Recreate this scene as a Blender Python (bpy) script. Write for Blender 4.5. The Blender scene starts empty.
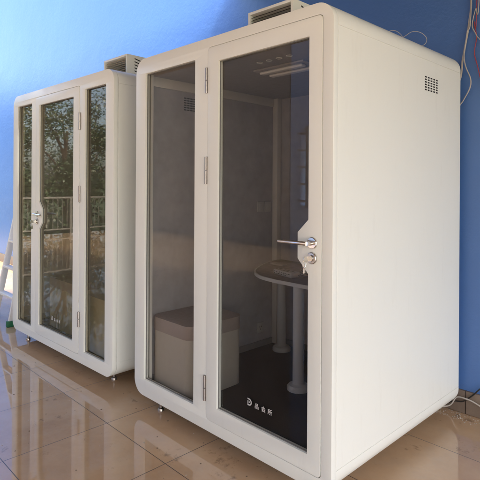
import bpy, bmesh, math, random
from mathutils import Vector, Matrix
random.seed(7)
sc = bpy.context.scene
COL = sc.collection
R = math.radians

# ------------------------------------------------------------------ materials
def mat(name):
    m = bpy.data.materials.new(name); m.use_nodes = True
    nt = m.node_tree; b = nt.nodes['Principled BSDF']
    return m, nt, b
def N(nt, t, **kw):
    n = nt.nodes.new(t)
    for k, v in kw.items():
        if k in n.inputs: n.inputs[k].default_value = v
        else: setattr(n, k, v)
    return n
def ramp(nt, src, stops):
    n = nt.nodes.new('ShaderNodeValToRGB')
    cr = n.color_ramp
    while len(cr.elements) < len(stops): cr.elements.new(0.5)
    for e, (p, c) in zip(cr.elements, stops):
        e.position = p; e.color = (c, c, c, 1) if isinstance(c, (int, float)) else (*c, 1)
    nt.links.new(src, n.inputs[0]); return n
def mixc(nt, fac, a, b, mode='MIX'):
    n = nt.nodes.new('ShaderNodeMix'); n.data_type = 'RGBA'; n.blend_type = mode
    for s, v in ((n.inputs[0], fac), (n.inputs[6], a), (n.inputs[7], b)):
        if hasattr(v, 'is_linked'): nt.links.new(v, s)
        else: s.default_value = v if isinstance(v, (int, float)) else (*v, 1)
    return n.outputs[2]
def math_(nt, op, a, b=0.0):
    n = nt.nodes.new('ShaderNodeMath'); n.operation = op
    for s, v in zip(n.inputs, (a, b)):
        if hasattr(v, 'is_linked'): nt.links.new(v, s)
        else: s.default_value = v
    return n.outputs[0]
def noise(nt, scale, detail=4, rough=.55, vec=None):
    n = N(nt, 'ShaderNodeTexNoise', Scale=scale, Detail=detail, Roughness=rough)
    if vec is None:
        tc = nt.nodes.new('ShaderNodeTexCoord'); vec = tc.outputs['Object']
    nt.links.new(vec, n.inputs['Vector']); return n.outputs[0]
def bump(nt, b, h, strength, dist=.01):
    n = N(nt, 'ShaderNodeBump', Strength=strength, Distance=dist)
    nt.links.new(h, n.inputs['Height']); nt.links.new(n.outputs[0], b.inputs['Normal'])

def plain(name, col, rough=.5, metal=0., var=.08, scale=14, bmp=.0, bscale=60, spec=.5):
    m, nt, b = mat(name)
    f = noise(nt, scale)
    lo = [c*(1-var) for c in col]; hi = [min(1, c*(1+var)) for c in col]
    nt.links.new(mixc(nt, f, lo, hi), b.inputs['Base Color'])
    r = ramp(nt, noise(nt, scale*1.7), [(.3, max(.02, rough*.8)), (.7, min(1, rough*1.2))])
    nt.links.new(r.outputs[0], b.inputs['Roughness'])
    b.inputs['Metallic'].default_value = metal
    b.inputs['Specular IOR Level'].default_value = spec
    if bmp: bump(nt, b, noise(nt, bscale), bmp, .004)
    return m

def white_material():
    m, nt, b = mat('white_powder_coat')
    f = noise(nt, .9, 3, .5)
    c = mixc(nt, f, (.735, .75, .69), (.785, .80, .74))
    tc = nt.nodes.new('ShaderNodeTexCoord'); mp = nt.nodes.new('ShaderNodeMapping'); mp.inputs['Scale'].default_value = (5, 5, .9)
    nt.links.new(tc.outputs['Object'], mp.inputs[0])
    sc_ = ramp(nt, noise(nt, 2.6, 9, .72, mp.outputs[0]), [(.56, 0.0), (.80, .22)])
    c = mixc(nt, sc_.outputs[0], c, (.55, .53, .46))
    nt.links.new(c, b.inputs['Base Color'])
    r = nt.nodes.new('ShaderNodeMapRange'); r.inputs[3].default_value = .24; r.inputs[4].default_value = .46
    nt.links.new(noise(nt, 3.0, 6, .65), r.inputs[0]); nt.links.new(r.outputs[0], b.inputs['Roughness'])
    bump(nt, b, noise(nt, 1.7, 2), .05, .02)
    return m
WHITE = white_material()
LEDGE = plain('pale_liner', (.62, .60, .55), .5, var=.03)
SEAMD = plain('seam_shadow_gap', (.06, .055, .05), .8)
GASKET = plain('grey_gasket', (.16, .16, .15), .6)
STEEL = plain('brushed_steel', (.52, .50, .47), .28, metal=1., var=.06, scale=30)
CHROME = plain('polished_steel', (.70, .68, .65), .14, metal=1., var=.03)
HINGE = plain('hinge_steel', (.36, .33, .30), .34, metal=1., var=.08)
FELT = plain('grey_felt', (.40, .38, .385), .95, var=.22, scale=11, bmp=.35, bscale=420, spec=.1)
CARPET = plain('charcoal_carpet', (.022, .022, .024), 1., var=.25, scale=120, bmp=.6, bscale=500, spec=.05)
CEIL = plain('ceiling_board', (.36, .34, .32), .7, var=.03)
BLACK = plain('black_plastic', (.02, .02, .02), .45)
SLOT = plain('dark_slot', (.012, .011, .01), .9)
LOUVRE = plain('beige_louvre', (.36, .30, .21), .5, var=.1)
PLATE = plain('switch_plastic', (.48, .46, .43), .4, var=.02)
LAMP = plain('lamp_cover', (.75, .75, .72), .35, var=.02)
VINYL = plain('decal_vinyl', (.55, .54, .51), .5, var=.02)
LEATHER = plain('taupe_leatherette', (.33, .265, .23), .42, var=.06, scale=30, bmp=.25, bscale=180)
LEATHER_L = plain('light_taupe_leatherette', (.44, .39, .325), .48, var=.05, scale=30, bmp=.2, bscale=180)
LEATHER_G = plain('olive_taupe_leatherette', (.44, .385, .27), .5, var=.06, scale=30, bmp=.2, bscale=180)
TTOP = plain('table_laminate', (.17, .15, .15), .4, var=.05)
TRIM = plain('table_edge', (.58, .59, .58), .35, var=.03)
TLEG = plain('grey_painted_tube', (.58, .60, .61), .35, var=.03)
PAPER = plain('printed_card', (.40, .40, .40), .6, var=.05)
ALU = plain('ladder_aluminium', (.80, .79, .77), .38, metal=.25, var=.07, scale=40)
GREEN = plain('green_rubber', (.01, .12, .05), .55)
RAILM = plain('grey_railing_paint', (.26, .26, .25), .4, var=.05)
WIREW = plain('white_cable', (.45, .42, .37), .5, var=.08)
WIREG = plain('grey_cable', (.40, .38, .36), .5, var=.1)
WIRER = plain('red_cable', (.34, .05, .06), .5, var=.1)
CONC = plain('roof_concrete', (.20, .17, .145), .9, var=.12, scale=3, bmp=.2)
BARK = plain('bark', (.09, .065, .045), .95, var=.3, scale=12, bmp=.5)
GRASS = plain('rough_grass', (.06, .085, .035), 1., var=.3, scale=1.5, bmp=.3)
CRUMB = plain('pale_plaster_crumbs', (.42, .37, .30), .9, var=.2)
DIRT = plain('brown_dirt_crumbs', (.13, .09, .06), .9, var=.3)

def leaf_material():
    m, nt, b = mat('leaf_green')
    oi = nt.nodes.new('ShaderNodeTexCoord')
    f = ramp(nt, noise(nt, 1.6), [(.3, (.035, .06, .026)), (.55, (.065, .10, .045)), (.75, (.12, .15, .075))])
    nt.links.new(f.outputs[0], b.inputs['Base Color'])
    b.inputs['Roughness'].default_value = .4
    b.inputs['Transmission Weight'].default_value = 0
    return m
LEAF = leaf_material()

def glass_material(name, tint, ior, rough=0.0, smear=.012):
    m = bpy.data.materials.new(name); m.use_nodes = True
    nt = m.node_tree; nt.nodes.clear()
    out = nt.nodes.new('ShaderNodeOutputMaterial')
    tr = N(nt, 'ShaderNodeBsdfTransparent', Color=(*tint, 1))
    gl = N(nt, 'ShaderNodeBsdfGlossy', Color=(1, 1, 1, 1), Roughness=rough)
    fr = N(nt, 'ShaderNodeFresnel', IOR=ior)
    mx = nt.nodes.new('ShaderNodeMixShader')
    ge = nt.nodes.new('ShaderNodeNewGeometry')
    fac = math_(nt, 'MULTIPLY', fr.outputs[0], math_(nt, 'SUBTRACT', 1.0, ge.outputs['Backfacing']))
    nt.links.new(fac, mx.inputs[0]); nt.links.new(tr.outputs[0], mx.inputs[1]); nt.links.new(gl.outputs[0], mx.inputs[2])
    # a faint film of dust on the glass
    di = N(nt, 'ShaderNodeBsdfDiffuse', Color=(.5, .47, .42, 1))
    m2 = nt.nodes.new('ShaderNodeMixShader')
    d = ramp(nt, noise(nt, 5.0, 6, .65), [(.35, 0.0), (.85, smear)])
    nt.links.new(d.outputs[0], m2.inputs[0]); nt.links.new(mx.outputs[0], m2.inputs[1]); nt.links.new(di.outputs[0], m2.inputs[2])
    nt.links.new(m2.outputs[0], out.inputs[0])
    bm_ = N(nt, 'ShaderNodeBump', Strength=.012, Distance=.004)
    nt.links.new(noise(nt, 2.2, 2), bm_.inputs['Height'])
    nt.links.new(bm_.outputs[0], gl.inputs['Normal'])
    return m
GLASS = glass_material('clear_door_glass', (.90, .90, .89), 1.42)
GLASS_T = glass_material('tinted_window_glass', (.84, .82, .76), 1.85, rough=.02, smear=.03)

def wall_material():
    m, nt, b = mat('blue_gloss_paint')
    f = noise(nt, .8, 5)
    c = mixc(nt, f, (.060, .155, .41), (.078, .19, .47))
    st = ramp(nt, noise(nt, 3.0, 8, .7), [(.62, 0.0), (.72, .25)])
    c = mixc(nt, st.outputs[0], c, (.16, .30, .55))
    nt.links.new(c, b.inputs['Base Color'])
    b.inputs['Roughness'].default_value = .30; b.inputs['IOR'].default_value = 1.62
    h = math_(nt, 'ADD', noise(nt, 1.6, 3), math_(nt, 'MULTIPLY', noise(nt, 22, 8, .68), .30))
    bump(nt, b, h, .5, .02)
    return m
WALL = wall_material()

def floor_material():
    m, nt, b = mat('brown_glazed_tile')
    tc = nt.nodes.new('ShaderNodeTexCoord'); sep = nt.nodes.new('ShaderNodeSeparateXYZ')
    nt.links.new(tc.outputs['Object'], sep.inputs[0])
    P = .6058
    def cell(axis, off):
        v = math_(nt, 'DIVIDE', math_(nt, 'SUBTRACT', sep.outputs[axis], off), P)
        fr = math_(nt, 'FRACT', v)
        d = math_(nt, 'ABSOLUTE', math_(nt, 'SUBTRACT', fr, .5))
        return math_(nt, 'FLOOR', v), math_(nt, 'GREATER_THAN', d, .5-.0034)
    ix, gx = cell('X', .122); iy, gy = cell('Y', -.271)
    grout = math_(nt, 'MAXIMUM', gx, gy)
    cv = nt.nodes.new('ShaderNodeCombineXYZ'); nt.links.new(ix, cv.inputs[0]); nt.links.new(iy, cv.inputs[1])
    wn = nt.nodes.new('ShaderNodeTexWhiteNoise'); nt.links.new(cv.outputs[0], wn.inputs[0])
    n1 = noise(nt, 2.1, 8, .68); n2 = noise(nt, 9, 6, .7)
    base = ramp(nt, n1, [(.28, (.38, .24, .138)), (.5, (.50, .332, .195)), (.72, (.58, .41, .252))])
    c = mixc(nt, .30, base.outputs[0], mixc(nt, wn.outputs[0], (.34, .215, .125), (.55, .385, .235)))
    dust = ramp(nt, n2, [(.48, 0.0), (.72, .35)])
    c = mixc(nt, dust.outputs[0], c, (.44, .34, .245))
    mud = ramp(nt, noise(nt, 6.3, 9, .75), [(.60, 0.0), (.68, .65)])
    c = mixc(nt, mud.outputs[0], c, (.17, .11, .07))
    c = mixc(nt, grout, c, (.05, .036, .028))
    nt.links.new(c, b.inputs['Base Color'])
    wet = ramp(nt, noise(nt, 1.1, 5, .6), [(.35, .012), (.62, .045)])
    rr = math_(nt, 'ADD', wet.outputs[0], math_(nt, 'MULTIPLY', mud.outputs[0], .25))
    rr = math_(nt, 'ADD', rr, math_(nt, 'MULTIPLY', grout, .4))
    nt.links.new(rr, b.inputs['Roughness'])
    b.inputs['IOR'].default_value = 1.62
    b.inputs['Coat Weight'].default_value = .35; b.inputs['Coat Roughness'].default_value = .03
    h = math_(nt, 'SUBTRACT', math_(nt, 'MULTIPLY', noise(nt, 1.5, 3), .6), math_(nt, 'MULTIPLY', grout, .7))
    bump(nt, b, h, .035, .006)
    return m
FLOOR = floor_material()

def skirting_material():
    m, nt, b = mat('brown_skirting_tile')
    tc = nt.nodes.new('ShaderNodeTexCoord'); sep = nt.nodes.new('ShaderNodeSeparateXYZ')
    nt.links.new(tc.outputs['Object'], sep.inputs[0])
    fr = math_(nt, 'FRACT', math_(nt, 'DIVIDE', math_(nt, 'SUBTRACT', sep.outputs[0], 1.594), .306))
    g = math_(nt, 'GREATER_THAN', math_(nt, 'ABSOLUTE', math_(nt, 'SUBTRACT', fr, .5)), .488)
    c = ramp(nt, noise(nt, 3.5, 8, .7), [(.3, (.155, .118, .09)), (.7, (.25, .195, .15))])
    nt.links.new(mixc(nt, g, c.outputs[0], (.035, .025, .02)), b.inputs['Base Color'])
    b.inputs['Roughness'].default_value = .35
    bump(nt, b, math_(nt, 'MULTIPLY', g, -1.0), .5, .004)
    return m
SKIRT = skirting_material()

# ------------------------------------------------------------------ mesh helpers
def finish(me, m, smooth=True, ang=35):
    if m:
        me.materials.clear(); me.materials.append(m)
    if smooth:
        for p in me.polygons: p.use_smooth = True
        me.set_sharp_from_angle(angle=R(ang))
def link(name, me, parent=None):
    o = bpy.data.objects.new(name, me); COL.objects.link(o)
    if parent is not None: o.parent = parent
    return o
def obj(name, bm, m, parent=None, bevel=0.0, seg=2, ang=35):
    bmesh.ops.recalc_face_normals(bm, faces=bm.faces[:])
    me = bpy.data.meshes.new(name); bm.to_mesh(me); bm.free()
    if bevel:
        t = bpy.data.objects.new('tmp', me); COL.objects.link(t)
        md = t.modifiers.new('b', 'BEVEL'); md.width = bevel; md.segments = seg; md.limit_method = 'ANGLE'; md.angle_limit = R(40)
        dg = bpy.context.evaluated_depsgraph_get()
        me2 = bpy.data.meshes.new_from_object(t.evaluated_get(dg), depsgraph=dg)
        bpy.data.objects.remove(t); bpy.data.meshes.remove(me); me = me2; me.name = name
    finish(me, m, True, ang)
    return link(name, me, parent)
def empty(name, loc=(0, 0, 0), rz=0):
    o = bpy.data.objects.new(name, None); COL.objects.link(o); o.location = loc; o.rotation_euler = (0, 0, rz)
    o.empty_display_size = .2
    return o
def tag(o, label=None, cat=None, group=None, kind=None):
    if label: o['label'] = label
    if cat: o['category'] = cat
    if group: o['group'] = group
    if kind: o['kind'] = kind
    return o
def box(bm, a, b):
    x0, y0, z0 = a; x1, y1, z1 = b
    v = [bm.verts.new(p) for p in ((x0,y0,z0),(x1,y0,z0),(x1,y1,z0),(x0,y1,z0),(x0,y0,z1),(x1,y0,z1),(x1,y1,z1),(x0,y1,z1))]
    for f in ((0,3,2,1),(4,5,6,7),(0,1,5,4),(1,2,6,5),(2,3,7,6),(3,0,4,7)): bm.faces.new([v[i] for i in f])
    return v
def tube(bm, pts, r, n=10, cap=True):
    """round bar through pts (r may be a list)"""
    pts = [Vector(p) for p in pts]; rs = r if isinstance(r, (list, tuple)) else [r]*len(pts)
    rings = []; ref = None
    for i, p in enumerate(pts):
        d = (pts[min(i+1, len(pts)-1)] - pts[max(i-1, 0)]).normalized()
        if ref is None:
            ref = Vector((0, 0, 1)) if abs(d.z) < .9 else Vector((1, 0, 0))
        u = (ref - d*ref.dot(d)).normalized(); w = d.cross(u); ref = u
        rings.append([bm.verts.new(p + (u*math.cos(2*math.pi*k/n) + w*math.sin(2*math.pi*k/n))*rs[i]) for k in range(n)])
    for a, b in zip(rings, rings[1:]):
        for k in range(n): bm.faces.new((a[k], a[(k+1) % n], b[(k+1) % n], b[k]))
    if cap:
        bm.faces.new(rings[0][::-1]); bm.faces.new(rings[-1])
def lathe(bm, prof, axis_o, axis='Z', n=28):
    """prof: (r, t) along axis"""
    o = Vector(axis_o); rings = []
    for r, t in prof:
        ring = []
        for k in range(n):
            a = 2*math.pi*k/n; c, s = r*math.cos(a), r*math.sin(a)
            p = {'Z': (c, s, t), 'Y': (c, t, s), 'X': (t, c, s)}[axis]
            ring.append(bm.verts.new(o + Vector(p)))
        rings.append(ring)
    for a, b in zip(rings, rings[1:]):
        for k in range(n): bm.faces.new((a[k], a[(k+1) % n], b[(k+1) % n], b[k]))
    bm.faces.new(rings[0][::-1]); bm.faces.new(rings[-1])
def smooth_path(pts, sub=6):
    """Catmull-Rom through pts"""
    P = [Vector(p) for p in pts]; P = [P[0]*2-P[1]] + P + [P[-1]*2-P[-2]]
    out = []
    for i in range(1, len(P)-2):
        for k in range(sub):
            t = k/sub; a, b, c, d = P[i-1], P[i], P[i+1], P[i+2]
            out.append(.5*((2*b) + (c-a)*t + (2*a-5*b+4*c-d)*t*t + (3*b-a-3*c+d)*t**3))
    out.append(P[-2]); return out
def rrect(x0, z0, x1, z1, r, n=8):
    pts = []
    for cx, cz, a0 in ((x1-r, z0+r, -90), (x1-r, z1-r, 0), (x0+r, z1-r, 90), (x0+r, z0+r, 180)):
        if r <= 1e-6: pts.append((cx, cz)); continue
        for k in range(n+1):
            a = R(a0 + 90*k/n); pts.append((cx + r*math.cos(a), cz + r*math.sin(a)))
    return pts
def plate(name, outline, holes, y0, y1, m, parent=None, bevel=0.0, seg=2, flat=False):
    """flat plate in XZ (or XY when flat) with holes, from y0 to y1"""
    cu = bpy.data.curves.new(name, 'CURVE'); cu.dimensions = '2D'; cu.fill_mode = 'BOTH'; cu.extrude = abs(y1-y0)/2
    for loop in [outline] + list(holes):
        s = cu.splines.new('POLY'); s.points.add(len(loop)-1); s.use_cyclic_u = True
        for p, (x, z) in zip(s.points, loop): p.co = (x, z, 0, 1)
    t = bpy.data.objects.new('tmp', cu); COL.objects.link(t)
    dg = bpy.context.evaluated_depsgraph_get()
    me = bpy.data.meshes.new_from_object(t.evaluated_get(dg), depsgraph=dg)
    bpy.data.objects.remove(t); bpy.data.curves.remove(cu)
    bm = bmesh.new(); bm.from_mesh(me); bpy.data.meshes.remove(me)
    bmesh.ops.remove_doubles(bm, verts=bm.verts[:], dist=1e-5)
    c = (y0+y1)/2
    for v in bm.verts:
        x, z, y = v.co
        v.co = (x, z, y+c) if flat else (x, y+c, z)
    return obj(name, bm, m, parent, bevel, seg)
def text_mesh(name, s, size, x, y, z, m, parent, depth=.0006, bold=0.0):
    cu = bpy.data.curves.new(name, 'FONT'); cu.body = s; cu.size = size; cu.extrude = depth; cu.offset = bold
    t = bpy.data.objects.new('tmp', cu); COL.objects.link(t)
    dg = bpy.context.evaluated_depsgraph_get()
    me = bpy.data.meshes.new_from_object(t.evaluated_get(dg), depsgraph=dg)
    bpy.data.objects.remove(t); bpy.data.curves.remove(cu)
    bm = bmesh.new(); bm.from_mesh(me); bpy.data.meshes.remove(me)
    for v in bm.verts:
        a, b, c = v.co; v.co = (x+a, y-c, z+b)
    return obj(name, bm, m, parent)
def cable(name, pts, r, m, sub=8, n=8, parent=None):
    bm = bmesh.new(); tube(bm, smooth_path(pts, sub), r, n); return obj(name, bm, m, parent, ang=80)

# ------------------------------------------------------------------ the setting
GZ = -.085
bm = bmesh.new(); box(bm, (-11.0, -12, GZ-.3), (9, 1.9, GZ))
tag(obj('tiled_floor', bm, FLOOR), kind='structure')
bm = bmesh.new(); s = 160
vs = [bm.verts.new(p) for p in ((-s, -s, GZ-.305), (s, -s, GZ-.305), (s, s, GZ-.305), (-s, s, GZ-.305))]; bm.faces.new(vs)
tag(obj('ground', bm, GRASS), kind='structure')

WY = 1.458
wall = empty('blue_wall', (0, WY, GZ))
bm = bmesh.new(); box(bm, (-10.8, 0, .15), (8, .22, 7.1)); obj('painted_wall', bm, WALL, wall)
bm = bmesh.new(); box(bm, (-10.8, -.009, .002), (8, .2, .147)); obj('skirting', bm, SKIRT, wall, bevel=.003)
tag(wall, 'glossy blue painted wall with brown tile skirting behind the white booths', 'wall')

# ------------------------------------------------------------------ booths
H, D, RC = 2.2, 1.4126, .092
def shell_profile(W):
    pts = rrect(0, 0, W, H, RC, 10)
    out = []
    for i, p in enumerate(pts):                    # fine V grooves where the corner profile meets the side sheet
        out.append(p)
        q = pts[(i+1) % len(pts)]
        if abs(p[0]-q[0]) < 1e-6 and abs(p[1]-q[1]) > .5:
            up = 1 if q[1] > p[1] else -1; inn = -1 if up > 0 else 1
            for zc in ((.110, 2.090) if up > 0 else (2.090, .110)):
                for dz, dx in ((-.0016, 0), (-.0008, .003), (.0008, .003), (.0016, 0)):
                    out.append((p[0]+inn*dx, zc+up*dz))
    return out
def inset(loop, d):
    n = len(loop); res = []
    xs = [p[0] for p in loop]; cx = (min(xs)+max(xs))/2
    W_, r = max(xs)-min(xs), RC
    for x, z in loop:                               # offset of a rounded rectangle: shrink about the corner centres
        kx = min(max(x, min(xs)+r), max(xs)-r); kz = min(max(z, r), H-r)
        dx, dz = x-kx, z-kz; L = math.hypot(dx, dz)
        if L < 1e-9: res.append((x, z)); continue
        k = max(0, (L-d))/L; res.append((kx+dx*k, kz+dz*k))
    return res

def booth(loc, rz, W, glasses, door, label, glass, lever, hinges, fan_x, vent=True):
    """glasses: fixed window holes (x0,z0,x1,z1); door: dict seam + glass hole; lever +1 points right, -1 left"""
    root = empty('office_booth', loc, rz)
    tag(root, label, 'booth')
    prof = shell_profile(W)
    # body: outer skin with rolled back edge, open at the front
    bm = bmesh.new(); rings = []
    B = .05
    ys = [(.040, .012), (.036, .0015), (.0375, 0)] + [(D-B, 0)] + [(D-B+B*math.sin(a), B-B*math.cos(a)) for a in [R(15*k) for k in range(1, 7)]]
    for y, d in ys: rings.append([bm.verts.new((x, y, z)) for x, z in inset(prof, d)])
    for a, b in zip(rings, rings[1:]):
        for k in range(len(a)): bm.faces.new((a[k], a[(k+1) % len(a)], b[(k+1) % len(a)], b[k]))
    bm.faces.new(rings[-1])
    obj('body', bm, WHITE, root, ang=30)
    # front frame
    dx0, dz0, dx1, dz1 = door['seam']; gap = .0028
    dh = rrect(dx0-gap, dz0-gap, dx1+gap, dz1+gap, .022, 6)
    plate('front_frame', rrect(0, 0, W, H, RC, 12), [dh] + [rrect(*g, .004, 2) for g in glasses], 0, .034, WHITE, root, bevel=.007, seg=3)
    plate('seam_strip', rrect(dx0-.03, dz0-.03, dx1+.03, dz1+.03, .02, 4), [rrect(dx0+.02, dz0+.02, dx1-.02, dz1-.02, .004, 2)], .0345, .0375, SEAMD, root)
    # fixed windows
    for g in glasses:
        x0, z0, x1, z1 = g
        w = plate('window', rrect(x0-.008, z0-.008, x1+.008, z1+.008, .004, 2), [], .020, .026, glass, root)
        plate('gasket', rrect(x0-.001, z0-.001, x1+.001, z1+.001, .004, 2), [rrect(x0+.005, z0+.005, x1-.005, z1-.005, .003, 2)], .014, .0195, GASKET, w)
    # door leaf with the stepped lock stile
    gx0, gz0, gx1, gz1 = door['glass']; n_ = door['notch']
    if lever < 0:
        hole = [(gx0, gz0), (gx1, gz0), (gx1, n_[3]), (gx1-n_[4], n_[2]), (gx1-n_[4], n_[1]), (gx1, n_[0]), (gx1, gz1), (gx0, gz1)]
    else:
        hole = [(gx0, gz0), (gx1, gz0), (gx1, gz1), (gx0, gz1), (gx0, n_[0]), (gx0+n_[4], n_[1]), (gx0+n_[4], n_[2]), (gx0, n_[3])]
    dr = plate('door', rrect(dx0, dz0, dx1, dz1, .02, 6), [hole], -.002, .0335, WHITE, root, bevel=.0035, seg=3)
    plate('glass_pane', rrect(gx0-.008, gz0-.008, gx1+.008, gz1+.008, .003, 2), [], .016, .022, glass, dr)
    c = ((gx0+gx1)/2, (gz0+gz1)/2)
    inner = [(c[0]+(x-c[0])*(1-.012), c[1]+(z-c[1])*(1-.0042)) for x, z in hole]
    plate('gasket', [(c[0]+(x-c[0])*1.002, c[1]+(z-c[1])*1.001) for x, z in hole], [inner], .010, .0155, GASKET, dr)
    hx, hz, lz = door['handle']
    bm = bmesh.new()
    lathe(bm, [(.027, -.002), (.027, -.009), (.024, -.012), (.010, -.0125), (.0095, -.046)], (hx, 0, hz), 'Y')
    tube(bm, [(hx-.006*lever*-1, -.046, hz), (hx+.02*lever, -.051, hz+.001), (hx+.10*lever, -.052, hz), (hx+.165*lever, -.050, hz-.001)], [.0095, .0095, .0085, .0078], 12)
    obj('handle', bm, CHROME, dr, ang=40)
    bm = bmesh.new()
    lathe(bm, [(.027, -.002), (.027, -.009), (.024, -.012), (.015, -.0125), (.015, -.022)], (hx-.002, 0, lz), 'Y')
    obj('lock', bm, STEEL, dr, ang=40)
    bm = bmesh.new()
    box(bm, (hx-.0035, -.048, lz-.011), (hx-.0005, -.022, lz+.011))
    lathe(bm, [(.013, -.001), (.013, .001)], (hx-.002, -.052, lz), 'X', 18)
    ring = [(hx-.002+.009*math.sin(a)-.004, -.054+.004*math.cos(a), lz-.022+.019*math.cos(a)) for a in [2*math.pi*k/16 for k in range(17)]]
    tube(bm, ring, .0012, 6)
    box(bm, (hx-.0165, -.049, lz-.066), (hx-.0152, -.035, lz-.040)); box(bm, (hx-.017, -.045, lz-.041), (hx-.0147, -.038, lz-.026))
    obj('key', bm, CHROME, dr)
    for za, zb in hinges:
        bm = bmesh.new(); xh = dx0-.010 if lever < 0 else dx1+.010
        tube(bm, [(xh, -.006, zb), (xh, -.006, (za+zb)/2-.002)], .0075, 12); tube(bm, [(xh, -.006, (za+zb)/2+.002), (xh, -.006, za)], .0075, 12)
        box(bm, (xh-.010, -.0062, zb), (xh+.010, -.0018, za))
        obj('hinge', bm, HINGE, dr)
    # white vinyl lettering low on the door glass
    tx, tz, k = door['logo']
    def sh(pts): return [(tx+x*k, tz+z*k) for x, z in pts]
    arc = [(.012+.019*math.sin(R(10*i)), .019+.0185*math.cos(R(10*i))) for i in range(19)]
    arc2 = [(.012+.0125*math.sin(R(10*i)), .019+.012*math.cos(R(10*i))) for i in range(19)]
    lg = plate('logo', sh([(.001, .0375), (.001, .031)] + arc2[:] + [(.0065, .007), (.0065, .025), (.001, .025), (.001, .0005)] + arc[::-1]), [], .0152, .0158, VINYL, dr)
    plate('logo_mark', sh([(.011, .012), (.0195, .0188), (.011, .0256)]), [], .0152, .0158, VINYL, lg)
    text_mesh('lettering', '品', .0295*k, tx+.052*k, .0155, tz+.003*k, VINYL, dr, bold=.0003)
    text_mesh('lettering', '会', .0295*k, tx+.098*k, .0155, tz+.003*k, VINYL, dr, bold=.0003)
    text_mesh('lettering', '所', .0295*k, tx+.142*k, .0155, tz+.003*k, VINYL, dr, bold=.0003)
    # inside: lining, ceiling, carpet
    x0, x1, y0, y1, z0, z1 = .055, W-.055, .046, D-.06, .045, 2.105
    bm = bmesh.new()
    v = [bm.verts.new(p) for p in ((x0,y0,z0),(x1,y0,z0),(x1,y1,z0),(x0,y1,z0),(x0,y0,z1),(x1,y0,z1),(x1,y1,z1),(x0,y1,z1))]
    for f in ((0,3,7,4),(3,2,6,7),(2,1,5,6)): bm.faces.new([v[i] for i in f])
    obj('wall_lining', bm, FELT, root)
    bm = bmesh.new(); box(bm, (x0-.02, y0, z0-.02), (x1+.02, y1+.02, z0+.004)); obj('carpet', bm, CARPET, root)
    bm = bmesh.new(); box(bm, (x0-.02, y0, z1-.004), (x1+.02, y1+.02, z1+.03)); obj('ceiling_board', bm, CEIL, root)
    bm = bmesh.new()
    for a, b in (((x0+.001, y1-.055, z0+.004), (x0+.055, y1-.001, z1-.004)),): box(bm, a, b)
    obj('corner_post', bm, LEDGE, root, bevel=.004)
    bm = bmesh.new(); box(bm, (x0+.0005, y0+.02, z0+.004), (x0+.012, y1-.056, z0+.052)); box(bm, (x0+.056, y1-.012, z0+.004), (x1-.001, y1-.0005, z0+.052))
    obj('baseboard', bm, plain('baseboard_grey', (.20, .19, .19), .6), root, bevel=.002)
    bm = bmesh.new(); box(bm, (x0+.0008, y0+.001, z0+.004), (x0+.05, y0+.02, z1-.004)); obj('frame_return', bm, LEDGE, root)
    # ceiling lamp and four small round fans
    lamp = empty('ceiling_lamp', (W*.55, .52, z1-.004)); lamp.parent = root
    bm = bmesh.new(); box(bm, (-.20, -.09, -.012), (.20, .09, -.0005)); obj('lamp_base', bm, CEIL, lamp, bevel=.003)
    for yy in (-.045, .045):
        bm = bmesh.new(); box(bm, (-.17, yy-.022, -.03), (.17, yy+.022, -.0125)); obj('lamp_tube', bm, LAMP, lamp, bevel=.008, seg=3)
    for q in range(4):
        bm = bmesh.new()
        ring = [(.017*math.cos(a), .017*math.sin(a), -.006) for a in [2*math.pi*t/20 for t in range(21)]]
        tube(bm, ring, .0022, 6)
        o = obj('downlight', bm, LAMP, root); o.location = (W*.55-.02+.075*q, .30, z1-.005)
    # wall plates on the left lining
    for yy, zz, nm in ((1.150, 1.198, 'switch_plate'), (1.236, 1.198, 'switch_plate'), (1.155, .205, 'wall_socket')):
        o = empty(nm, (x0, yy, zz)); o.parent = root
        bm = bmesh.new(); box(bm, (.0006, -.038, -.043), (.010, .038, .043)); obj('plate', bm, PLATE, o, bevel=.004)
        bm = bmesh.new()
        if nm == 'switch_plate': box(bm, (.0102, -.022, -.026), (.014, .022, .026)); obj('rocker', bm, PLATE, o, bevel=.002)
        else:
            for yz in ((-.010, .008), (.010, .008), (0, -.012)): box(bm, (.0102, yz[0]-.003, yz[1]-.006), (.0115, yz[0]+.003, yz[1]+.006))
            obj('slots', bm, SLOT, o)
    # perforated vents: high at the back of the side sheet outside, and on the lining inside
    def vent_slots(xp, dirx, yc, zc, nm, cols=5, rows=6, w=.176, h=.086):
        bm = bmesh.new()
        for i in range(cols):
            for j in range(rows):
                yy = yc - w/2 + w*(i+.5)/cols; zz = zc - h/2 + h*(j+.5)/rows
                pts = rrect(yy-.0115, zz-.0042, yy+.0115, zz+.0042, .0035, 3)
                f = [bm.verts.new((xp+dirx*.0006, a, b)) for a, b in pts]; g = [bm.verts.new((xp-dirx*.004, a, b)) for a, b in pts]
                bm.faces.new(f); bm.faces.new(g[::-1])
                for t in range(len(f)): bm.faces.new((f[t], f[(t+1) % len(f)], g[(t+1) % len(f)], g[t]))
        obj(nm, bm, SLOT, root)
    if vent:
        vent_slots(W, 1, .960, 1.957, 'vent')
        vent_slots(x0, 1, .425, 1.950, 'vent', w=.14, h=.10)
    bm = bmesh.new(); box(bm, (x0, y0, 2.035), (x0+.014, y1-.056, z1-.004)); obj('crown_strip', bm, LEDGE, root, bevel=.002)
    bm = bmesh.new()
    for a, b in (((.12, .10, -.030), (W-.24, .16, .002)), ((.12, D-.28, -.030), (W-.24, D-.22, .002)), ((.12, .16, -.030), (.18, D-.28, .002)), ((W-.30, .16, -.030), (W-.24, D-.28, .002))): box(bm, a, b)
    obj('shade_frame', bm, BLACK, root, bevel=.003)  # black frame added under the booth to deepen the shade there
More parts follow.
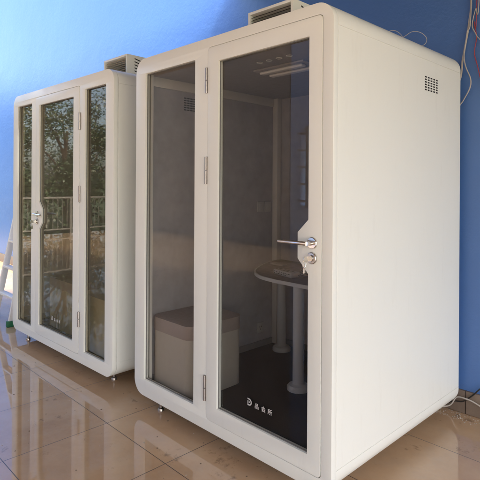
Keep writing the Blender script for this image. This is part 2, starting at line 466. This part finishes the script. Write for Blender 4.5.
    # levelling feet
    for fx, fy in ((.21, .065), (W-.19, .13), (.21, D-.20), (W-.36, D-.30)):
        bm = bmesh.new()
        lathe(bm, [(.020, GZ-loc[2]+.0005), (.020, GZ-loc[2]+.012), (.016, GZ-loc[2]+.018), (.009, GZ-loc[2]+.02), (.009, .004)], (fx, fy, 0), 'Z', 20)
        obj('foot', bm, HINGE, root)
    # fan housing on the roof
    fan = empty('fan_box', (fan_x, .25, H)); fan.parent = root
    fw, fd, fh = .34, .42, .185
    bm = bmesh.new()                                # hollow box open to the front
    t_ = .016
    box(bm, (0, 0, .002), (t_, fd, fh)); box(bm, (fw-t_, 0, .002), (fw, fd, fh))
    box(bm, (t_, 0, fh-t_), (fw-t_, fd, fh)); box(bm, (t_, 0, .002), (fw-t_, fd, .002+t_)); box(bm, (t_, fd-t_, .002+t_), (fw-t_, fd, fh-t_))
    obj('housing', bm, WHITE, fan, bevel=.002)
    bm = bmesh.new()
    for i in range(9):
        zz = .026 + i*.016
        v = [bm.verts.new(p) for p in ((t_, .012, zz), (fw-t_, .012, zz), (fw-t_, .032, zz+.011), (t_, .032, zz+.011), (t_, .013, zz-.002), (fw-t_, .013, zz-.002), (fw-t_, .033, zz+.009), (t_, .033, zz+.009))]
        for f in ((0,1,2,3),(7,6,5,4),(0,4,5,1),(3,2,6,7)): bm.faces.new([v[q] for q in f])
    obj('louvre', bm, LOUVRE if lever > 0 else SLOT, fan)
    bm = bmesh.new()
    for i in range(6):
        for j in range(2):
            zz = .035 + i*.024; yy = .07 + j*.075
            f = [(fw+.0007, yy, zz), (fw+.0007, yy+.055, zz-.012), (fw+.0007, yy+.055, zz-.004), (fw+.0007, yy, zz+.008)]
            a = [bm.verts.new(p) for p in f]; b = [bm.verts.new((p[0]-.004, p[1], p[2])) for p in f]
            bm.faces.new(a); bm.faces.new(b[::-1])
            for t in range(4): bm.faces.new((a[t], a[(t+1) % 4], b[(t+1) % 4], b[t]))
    obj('side_slots', bm, SLOT, fan)
    return root

NEAR = booth((0, 0, 0), 0, 1.5812, [(.109, .107, .620, 2.0966)],
    dict(seam=(.737, .066, 1.5217, 2.1427), glass=(.8242, .1483, 1.4484, 2.0581), notch=(1.220, 1.159, 1.038, .972, .062),
         handle=(1.474, 1.1156, 1.047), logo=(1.046, .238, 1.)),
    'larger nearer white booth with one wide window left of its glass door', GLASS, -1,
    [(2.032, 1.891), (1.533, 1.381), (.307, .166)], .80)
FAR = booth((-2.0527, -.0601, 0), .023, 1.795, [(.102, .0955, .4175, 2.098), (1.384, .0955, 1.688, 2.098)],
    dict(seam=(.508, .0600, 1.300, 2.135), glass=(.578, .142, 1.204, 2.065), notch=(1.222, 1.160, 1.036, .975, .060),
         handle=(.552, 1.110, 1.045), logo=(.80, .225, .95)),
    'white booth farther left with narrow windows on both sides of its dark glass door', GLASS_T, 1,
    [(1.927, 1.795), (1.361, 1.236), (.391, .275)], 1.225)

# ------------------------------------------------------------------ furniture inside
def pouf(x, y, w, d, label, mb, mc, z=.0495):
    o = empty('pouf', (x, y, z))
    plate('base', rrect(0, 0, w, d, .07, 10), [], 0, .365, mb, o, bevel=.012, seg=3, flat=True)
    plate('cushion', rrect(-.003, -.003, w+.003, d+.003, .073, 10), [], .366, .452, mc, o, bevel=.03, seg=4, flat=True)
    tag(o, label, 'pouf'); return o
pouf(.062, .082, .423, .46, 'taupe upholstered pouf behind the wide window of the nearer booth', LEATHER_L, LEATHER)
pouf(-.93, .06, .50, .50, 'olive tan pouf behind the right narrow window of the farther booth', LEATHER_G, LEATHER_G)
pouf(-1.78, .16, .55, .50, 'dim brown pouf behind the dark door glass of the farther booth', LEATHER_G, LEATHER)

tb = empty('table', (0, 0, .0495))
tag(tb, 'grey table with rounded end on two tube legs inside the nearer booth', 'table')
ol = [(1.50, 1.345), (.115, 1.345), (.118, 1.25)] + [tuple(p[:2]) for p in smooth_path([(.13, 1.18, 0), (.20, 1.02, 0), (.34, .80, 0), (.50, .685, 0), (.68, .645, 0)], 6)] + [(1.50, .645)]
tt = plate('tabletop', ol, [], .6825, .700, TTOP, tb, bevel=.003, flat=True)
cx_, cy_ = .9, 1.0
plate('edge_trim', [(x + (.004 if False else -.004 if x < .6 else 0), y-.004) for x, y in ol[:]], [[(x+.002, y+.0025) for x, y in ol]], .680, .703, TRIM, tb, flat=True)
for lx, ly in ((.816, .715), (.240, 1.215)):
    bm = bmesh.new(); lathe(bm, [(.072, 0.0), (.072, .022), (.062, .034), (.040, .036), (.036, .040), (.036, .682)], (lx, ly, 0), 'Z', 28)
    obj('leg', bm, TLEG, tb, ang=40)
TT = .0495+.7035
pad = empty('printed_box', (.52, .80, TT), R(-14))
bm = bmesh.new(); box(bm, (0, 0, .0005), (.21, .075, .034)); obj('carton', bm, PAPER, pad, bevel=.002)
bm = bmesh.new()
for i in range(9):
    for j in range(2):
        if random.random() < .75:
            x = .01 + i*.021; box(bm, (x, -.0008, .007+j*.012), (x+.006+random.random()*.01, .0004, .011+j*.012+random.random()*.003))
            box(bm, (x, .012+j*.03, .034), (x+.006+random.random()*.01, .026+j*.03, .0348))
obj('print_marks', bm, BLACK, pad)
tag(pad, 'small grey printed carton lying near the front edge of the table', 'box')
pts = []
for i in range(46):
    a = i*.55; pts.append((.80+.085*math.cos(a)+random.uniform(-.02, .02), .86+.055*math.sin(a)+random.uniform(-.015, .015), TT+.006+.0007*i+random.uniform(0, .006)))
tag(cable('black_cable_coil', pts, .0045, BLACK, 4, 6), 'tangled coil of black cable on the table beside the carton', 'cable')
bm = bmesh.new(); box(bm, (.22, 1.08, TT+.0004), (.36, 1.14, TT+.012))
tag(obj('remote_control', bm, plain('remote_grey', (.33, .33, .33), .5), bevel=.003), 'flat grey slab at the back of the table by the wall', 'remote')

# ------------------------------------------------------------------ stepladder left of the farther booth
ld = empty('stepladder', (-2.62, .42, GZ))
tag(ld, 'silver aluminium stepladder with green feet left of the farther booth', 'ladder')
LH, lean, hw0, hw1 = 1.85, .19, .235, .17
def lp(sx, sy, z):
    t = z/LH; return Vector((sx*(hw0+(hw1-hw0)*t), sy*(lean*LH*(1-t)+.03), z))
for sy in (-1, 1):
    for sx in (-1, 1):
        bm = bmesh.new()
        a, b = lp(sx, sy, .045), lp(sx, sy, LH); w, d = .014, .032
        vv = []
        for p in (a, b): vv.append([bm.verts.new((p.x+i*w, p.y+j*d, p.z)) for i, j in ((-1,-1),(1,-1),(1,1),(-1,1))])
        for k in range(4): bm.faces.new((vv[0][k], vv[0][(k+1) % 4], vv[1][(k+1) % 4], vv[1][k]))
        bm.faces.new(vv[0][::-1]); bm.faces.new(vv[1])
        rail = obj('rail', bm, ALU, ld, bevel=.003)
        bm = bmesh.new(); p = lp(sx, sy, .03); box(bm, (p.x-.02, p.y-.044, .0005), (p.x+.02, p.y+.044, .062)); obj('foot', bm, GREEN, rail, bevel=.005)
for i in range(6):
    z = .28 + .275*i; a, b = lp(-1, -1, z), lp(1, -1, z)
    bm = bmesh.new(); box(bm, (a.x+.012, a.y-.035, z-.012), (b.x-.012, a.y+.035, z+.012)); obj('step', bm, ALU, ld, bevel=.003)
    if i % 2 == 0:
        a, b = lp(-1, 1, z), lp(1, 1, z); bm = bmesh.new(); tube(bm, [(a.x, a.y, z), (b.x, b.y, z)], .011, 10); obj('brace', bm, ALU, ld)
bm = bmesh.new(); box(bm, (-.19, -.09, LH), (.19, .09, LH+.03)); obj('top_cap', bm, ALU, ld, bevel=.006)

# ------------------------------------------------------------------ cables by the wall
WF = WY-.012
tag(cable('hanging_cable', [(1.628, WF, 4.1), (1.60, WF, 3.2), (1.617, WF-.004, 2.60), (1.603, WF, 2.42), (1.582, WF-.004, 2.28), (1.563, WF, 2.18), (1.552, WF, 2.08), (1.50, WF, 1.9), (1.45, WF, 1.0), (1.44, WF, .10)], .0062, WIREW),
    'thick pale cable hanging down the blue wall beside the nearer booth', 'cable')
tag(cable('hanging_cable', [(1.640, WF-.012, 4.1), (1.622, WF-.012, 2.57), (1.597, WF-.014, 2.36), (1.578, WF-.012, 2.22), (1.590, WF-.014, 2.14), (1.622, WF-.02, 2.06), (1.618, WF-.02, 2.00), (1.575, WF-.01, 1.93), (1.540, WF-.01, 1.87), (1.50, WF-.01, 1.70)], .0038, WIREG),
    'thin grey cable curling out in a loop behind the booth top corner', 'cable')
tag(cable('hanging_cable', [(1.665, WF, 4.1), (1.650, WF, 2.52), (1.636, WF, 2.42), (1.650, WF, 2.32), (1.638, WF, 2.22), (1.665, WF, 2.1), (1.72, WF, 1.8), (1.8, WF, 1.0), (1.82, WF, .1)], .003, WIRER),
    'thin red cable on the blue wall at the right edge', 'cable')
tag(cable('hanging_cable', [(1.71, WF-.006, 4.1), (1.668, WF-.006, 2.60), (1.645, WF-.006, 2.50), (1.625, WF-.006, 2.40), (1.652, WF-.006, 2.33), (1.70, WF-.006, 2.2), (1.74, WF-.006, 1.6), (1.76, WF-.006, .2)], .0028, WIREW),
    'thin white cable crossing the red cable on the blue wall', 'cable')
tag(cable('floor_cable', [(1.40, 1.38, -.078), (1.50, 1.42, -.05), (1.545, 1.428, .015), (1.60, 1.430, .022), (1.66, 1.432, .012), (1.80, 1.425, -.03), (2.1, 1.42, -.078)], .005, WIREW),
    'white cable running from under the booth along the skirting', 'cable')
tag(cable('floor_cable', [(1.38, 1.36, -.078), (1.46, 1.40, -.055), (1.52, 1.43, -.018), (1.58, 1.436, -.004), (1.63, 1.438, .04), (1.68, 1.440, .10), (1.74, 1.444, .18), (1.80, 1.444, .5), (1.82, 1.444, 1.2)], .0042, BLACK),
    'black cable rising up the wall from behind the booth', 'cable')
loop = [(1.36, .80, 2.203), (1.42, .84, 2.215), (1.455, .88, 2.245), (1.47, .95, 2.285), (1.485, 1.03, 2.292), (1.50, 1.07, 2.262), (1.49, 1.05, 2.222), (1.45, .98, 2.203), (1.40, .95, 2.204)]
tag(cable('wire_loop', loop, .0019, WIREG), 'small loop of grey wire on the roof edge of the nearer booth', 'wire')
loop = [(1.35, .60, 2.203), (1.42, .68, 2.222), (1.46, .74, 2.248), (1.475, .80, 2.235), (1.46, .86, 2.215), (1.42, .90, 2.203)]
tag(cable('wire_loop', loop, .0017, WIREG), 'lower thin grey bend of wire beside the grey loop on the roof', 'wire')

# ------------------------------------------------------------------ crumbs on the wet tiles
def crumbs(name, m, n, label, region, smin, smax, avoid=True):
    bm = bmesh.new()
    for _ in range(n):
        x = random.uniform(*region[0]); y = random.uniform(*region[1]); r = random.uniform(smin, smax)
        k = random.randint(5, 7); ph = random.random()*6
        base = [bm.verts.new((x+r*random.uniform(.6, 1.2)*math.cos(ph+2*math.pi*i/k), y+r*random.uniform(.6, 1.2)*math.sin(ph+2*math.pi*i/k), GZ+.0006)) for i in range(k)]
        top = bm.verts.new((x+random.uniform(-.3, .3)*r, y+random.uniform(-.3, .3)*r, GZ+r*random.uniform(.5, .9)))
        for i in range(k): bm.faces.new((base[i], base[(i+1) % k], top))
    o = obj(name, bm, m); tag(o, label, 'debris', kind='stuff'); return o
crumbs('plaster_crumbs', CRUMB, 55, 'pale plaster crumbs scattered on the wet tiles', ((-2.6, 1.5), (-1.0, .1)), .0012, .005)
crumbs('dirt_crumbs', DIRT, 90, 'dark dirt crumbs scattered on the wet tiles', ((-2.6, 1.5), (-1.0, .1)), .0015, .006)
crumbs('wall_base_rubble', CRUMB, 260, 'pale mortar crumbs along the foot of the skirting', ((1.35, 2.0), (1.33, 1.446)), .0015, .006)

# ------------------------------------------------------------------ what the glass mirrors: railing, trees, opposite bay; also an unseen roof that shapes the shade
rl = empty('balcony_railing', (-10.85, 0, GZ))
tag(rl, 'pale metal railing mirrored in the glass of the farther booth', 'railing')
bm = bmesh.new(); box(bm, (-.03, -6.95, 1.03), (.03, 1.3, 1.08)); obj('top_rail', bm, RAILM, rl, bevel=.005)
bm = bmesh.new(); box(bm, (-.02, -6.95, .12), (.02, 1.3, .155)); obj('bottom_rail', bm, RAILM, rl, bevel=.005)
for i in range(6):
    bm = bmesh.new(); y = -6.9 + i*1.63; box(bm, (-.025, y-.025, .0005), (.025, y+.025, 1.03)); obj('post', bm, RAILM, rl)
b0 = None
bal = []
for i in range(56):
    y = -6.78 + i*.147
    if b0 is None:
        bm = bmesh.new(); tube(bm, [(0, 0, .155), (0, 0, 1.03)], .008, 6); b0 = obj('baluster', bm, RAILM, rl); b0.location.y = y
    else:
        c = b0.copy(); COL.objects.link(c); c.parent = rl; c.location.y = y

def tree(name, loc, h, rad, seed, label, nleaf=5200):
    rnd = random.Random(seed)
    t = empty(name, loc); tag(t, label, 'tree', 'trees beyond the railing')
    bm = bmesh.new()
    trunk = [(0, 0, 0), (.06, .03, h*.2), (-.04, .05, h*.42), (.03, -.02, h*.7)]
    tube(bm, smooth_path(trunk, 4), [.14-.09*i/12 for i in range(13)], 9)
    cl = []
    for i in range(15):
        a = rnd.uniform(0, 6.28); z = h*rnd.uniform(.26, .88); rr = rad*rnd.uniform(.25, .8)*(1.15-abs(z/h-.5))
        e = Vector((rr*math.cos(a), rr*math.sin(a), z)); s_ = Vector((0, 0, z*.62))
        tube(bm, [s_, (s_+e)/2+Vector((0, 0, .1)), e], [.05, .032, .012], 6)
        cl.append((e, rad*rnd.uniform(.30, .52)))
    obj('trunk', bm, BARK, t)
    bm = bmesh.new()
    for _ in range(nleaf):
        c, r = rnd.choice(cl)
        v = Vector((rnd.gauss(0, 1), rnd.gauss(0, 1), rnd.gauss(0, 1))).normalized()*r*rnd.uniform(.35, 1.0)
        p = c + Vector((v.x, v.y, v.z*.8))
        L = rnd.uniform(.05, .13)
        d = Vector((rnd.gauss(0, 1), rnd.gauss(0, 1), rnd.gauss(0, .6)-.4)).normalized(); s_ = d.cross(Vector((rnd.gauss(0, 1), rnd.gauss(0, 1), rnd.gauss(0, 1)))).normalized()*L*.32
        q = [bm.verts.new(p), bm.verts.new(p+d*L*.5+s_), bm.verts.new(p+d*L), bm.verts.new(p+d*L*.5-s_)]
        bm.faces.new(q)
    me = bpy.data.meshes.new('crown'); bm.to_mesh(me); bm.free(); me.materials.append(LEAF); link('crown', me, t)
    return t
T = [(-13.9, -4.3, 4.9, 1.9, 'bushy green tree mirrored in the middle of the farther door glass'),
     (-13.6, -1.9, 5.2, 1.9, 'leafy tree mirrored in the left narrow window of the farther booth'),
     (-13.9, -6.7, 5.2, 2.0, 'green tree mirrored in the right narrow window of the farther booth'),
     (-14.6, .6, 5.2, 2.1, 'tree standing past the end of the blue wall beyond the railing'),
     (-17.0, -5.6, 6.0, 2.6, 'paler tree standing in a second row beyond the railing'),
     (-17.0, -2.2, 6.0, 2.6, 'darker tree standing in a second row beyond the railing'),
     (-17.0, -9.4, 6.2, 2.6, 'tree standing in a second row past the grey wall end')]
for i, (x, y, h, r, l) in enumerate(T): tree('leafy_tree', (x, y, GZ-.305), h, r, 40+i, l, 9000)
# hedge below the tree crowns
bm = bmesh.new(); rnd = random.Random(5)
for _ in range(9000):
    p = Vector((rnd.uniform(-13.2, -12.0), rnd.uniform(-15, 2), GZ-.3+rnd.uniform(0, 1.9)**1.0)); L = rnd.uniform(.07, .16)
    d = Vector((rnd.gauss(0, 1), rnd.gauss(0, 1), rnd.gauss(0, 1))).normalized(); s_ = d.cross(Vector((rnd.gauss(0, 1), rnd.gauss(0, 1), rnd.gauss(0, 1)))).normalized()*L*.35
    bm.faces.new([bm.verts.new(p), bm.verts.new(p+d*L*.5+s_), bm.verts.new(p+d*L), bm.verts.new(p+d*L*.5-s_)])
me = bpy.data.meshes.new('hedge'); bm.to_mesh(me); bm.free(); me.materials.append(LEAF)
tag(link('hedge', me), 'dark green undergrowth along the outside of the railing', 'hedge', kind='stuff')

bay = empty('barred_wall', (-4.55, -7.0, GZ))
tag(bay, 'blue wall with barred window mirrored in the nearer door glass', 'wall')
ox, oz, ow, oh = .30, 1.0, 1.5, 1.75
plate('painted_wall', [(0, .002), (2.3, .002), (2.3, 5.69), (0, 5.69)], [rrect(ox, oz, ox+ow, oz+oh, .002, 1)], -.2, 0, plain('blue_paint', (.32, .52, .85), .45, var=.05, scale=2), bay)
bm = bmesh.new(); box(bm, (ox-.1, -.6, oz-.1), (ox+ow+.1, -.5, oz+oh+.1)); obj('shutter', bm, plain('blue_grey_blind', (.70, .78, .88), .6), bay)
bm = bmesh.new()
for i in range(3): x = ox+.2+i*.5; tube(bm, [(x, .03, oz-.05), (x, .03, oz+oh+.05)], .03, 8)
for j in range(5): z = oz+.12+j*.38; tube(bm, [(ox-.05, .06, z), (ox+ow*.5, .16, z-.06), (ox+ow+.05, .06, z)], .024, 8)
obj('window_bars', bm, plain('dark_bars', (.03, .035, .045), .5), bay)

bm = bmesh.new(); box(bm, (-0.55, -4.5, 3.22), (8.0, 1.457, 3.4)); box(bm, (-5.0, -3.6, 3.46), (-.553, .06, 3.64))  # unseen porch roof slabs, edges placed to steer sun and shade on the booths
tag(obj('ceiling', bm, CONC), kind='structure')
opp = empty('plain_wall', (-8.0, -7.0, GZ))
tag(opp, 'long dull grey wall opposite the booths mirrored in the nearer glass', 'wall')
bm = bmesh.new(); box(bm, (-3.0, -.2, .002), (3.40, 0, 5.69)); obj('rendered_wall', bm, plain('dull_render', (.33, .32, .31), .9, var=.1, scale=1.5), opp)
bm = bmesh.new(); box(bm, (5.76, -.2, .002), (15.9, 0, 5.69)); obj('rendered_wall', bm, plain('pale_render', (.50, .47, .42), .9, var=.06, scale=1.5), opp)

# ------------------------------------------------------------------ light
SUN_EL, SUN_AZ = 52, 95          # azimuth measured clockwise from +Y
w = bpy.data.worlds.new('World'); sc.world = w; w.use_nodes = True
nt = w.node_tree; bg = nt.nodes['Background']
sky = nt.nodes.new('ShaderNodeTexSky'); sky.sky_type = 'NISHITA'; sky.sun_disc = False
sky.sun_elevation = R(SUN_EL); sky.sun_rotation = R(SUN_AZ); sky.air_density = .8; sky.dust_density = 4.0; sky.ozone_density = .3
nt.links.new(sky.outputs[0], bg.inputs[0]); bg.inputs[1].default_value = .15
sl = bpy.data.lights.new('sun', 'SUN'); sl.energy = 2.0; sl.angle = R(8); sl.color = (1, .975, .87)
so = bpy.data.objects.new('sun', sl); COL.objects.link(so)
az, el = R(SUN_AZ), R(SUN_EL)
dirv = Vector((math.sin(az)*math.cos(el), math.cos(az)*math.cos(el), math.sin(el)))
so.rotation_euler = dirv.to_track_quat('Z', 'Y').to_euler(); so.location = dirv*30

# ------------------------------------------------------------------ camera
cam = bpy.data.cameras.new('camera'); co = bpy.data.objects.new('camera', cam); COL.objects.link(co)
cam.sensor_fit = 'HORIZONTAL'; cam.sensor_width = 36; cam.lens = 36*492.776/480
cam.shift_y = -(240-184.729)/480; cam.clip_start = .05; cam.clip_end = 600
co.location = (2.843, -1.7978, 1.3779)
yaw, roll = .7985, .006
fw = Vector((-math.sin(yaw), math.cos(yaw), 0)); rt = Vector((math.cos(yaw), math.sin(yaw), 0)); up = Vector((0, 0, 1))
rt, up = rt*math.cos(roll)+up*math.sin(roll), up*math.cos(roll)-rt*math.sin(roll)
co.rotation_euler = Matrix((rt, up, -fw)).transposed().to_euler()
sc.camera = co
sc.view_settings.view_transform = 'Standard'; sc.view_settings.look = 'None'; sc.view_settings.gamma = 1
sc.view_settings.exposure = 2.84
sc.cycles.max_bounces = 12; sc.cycles.transparent_max_bounces = 16; sc.cycles.glossy_bounces = 8
sc.cycles.use_denoising = True
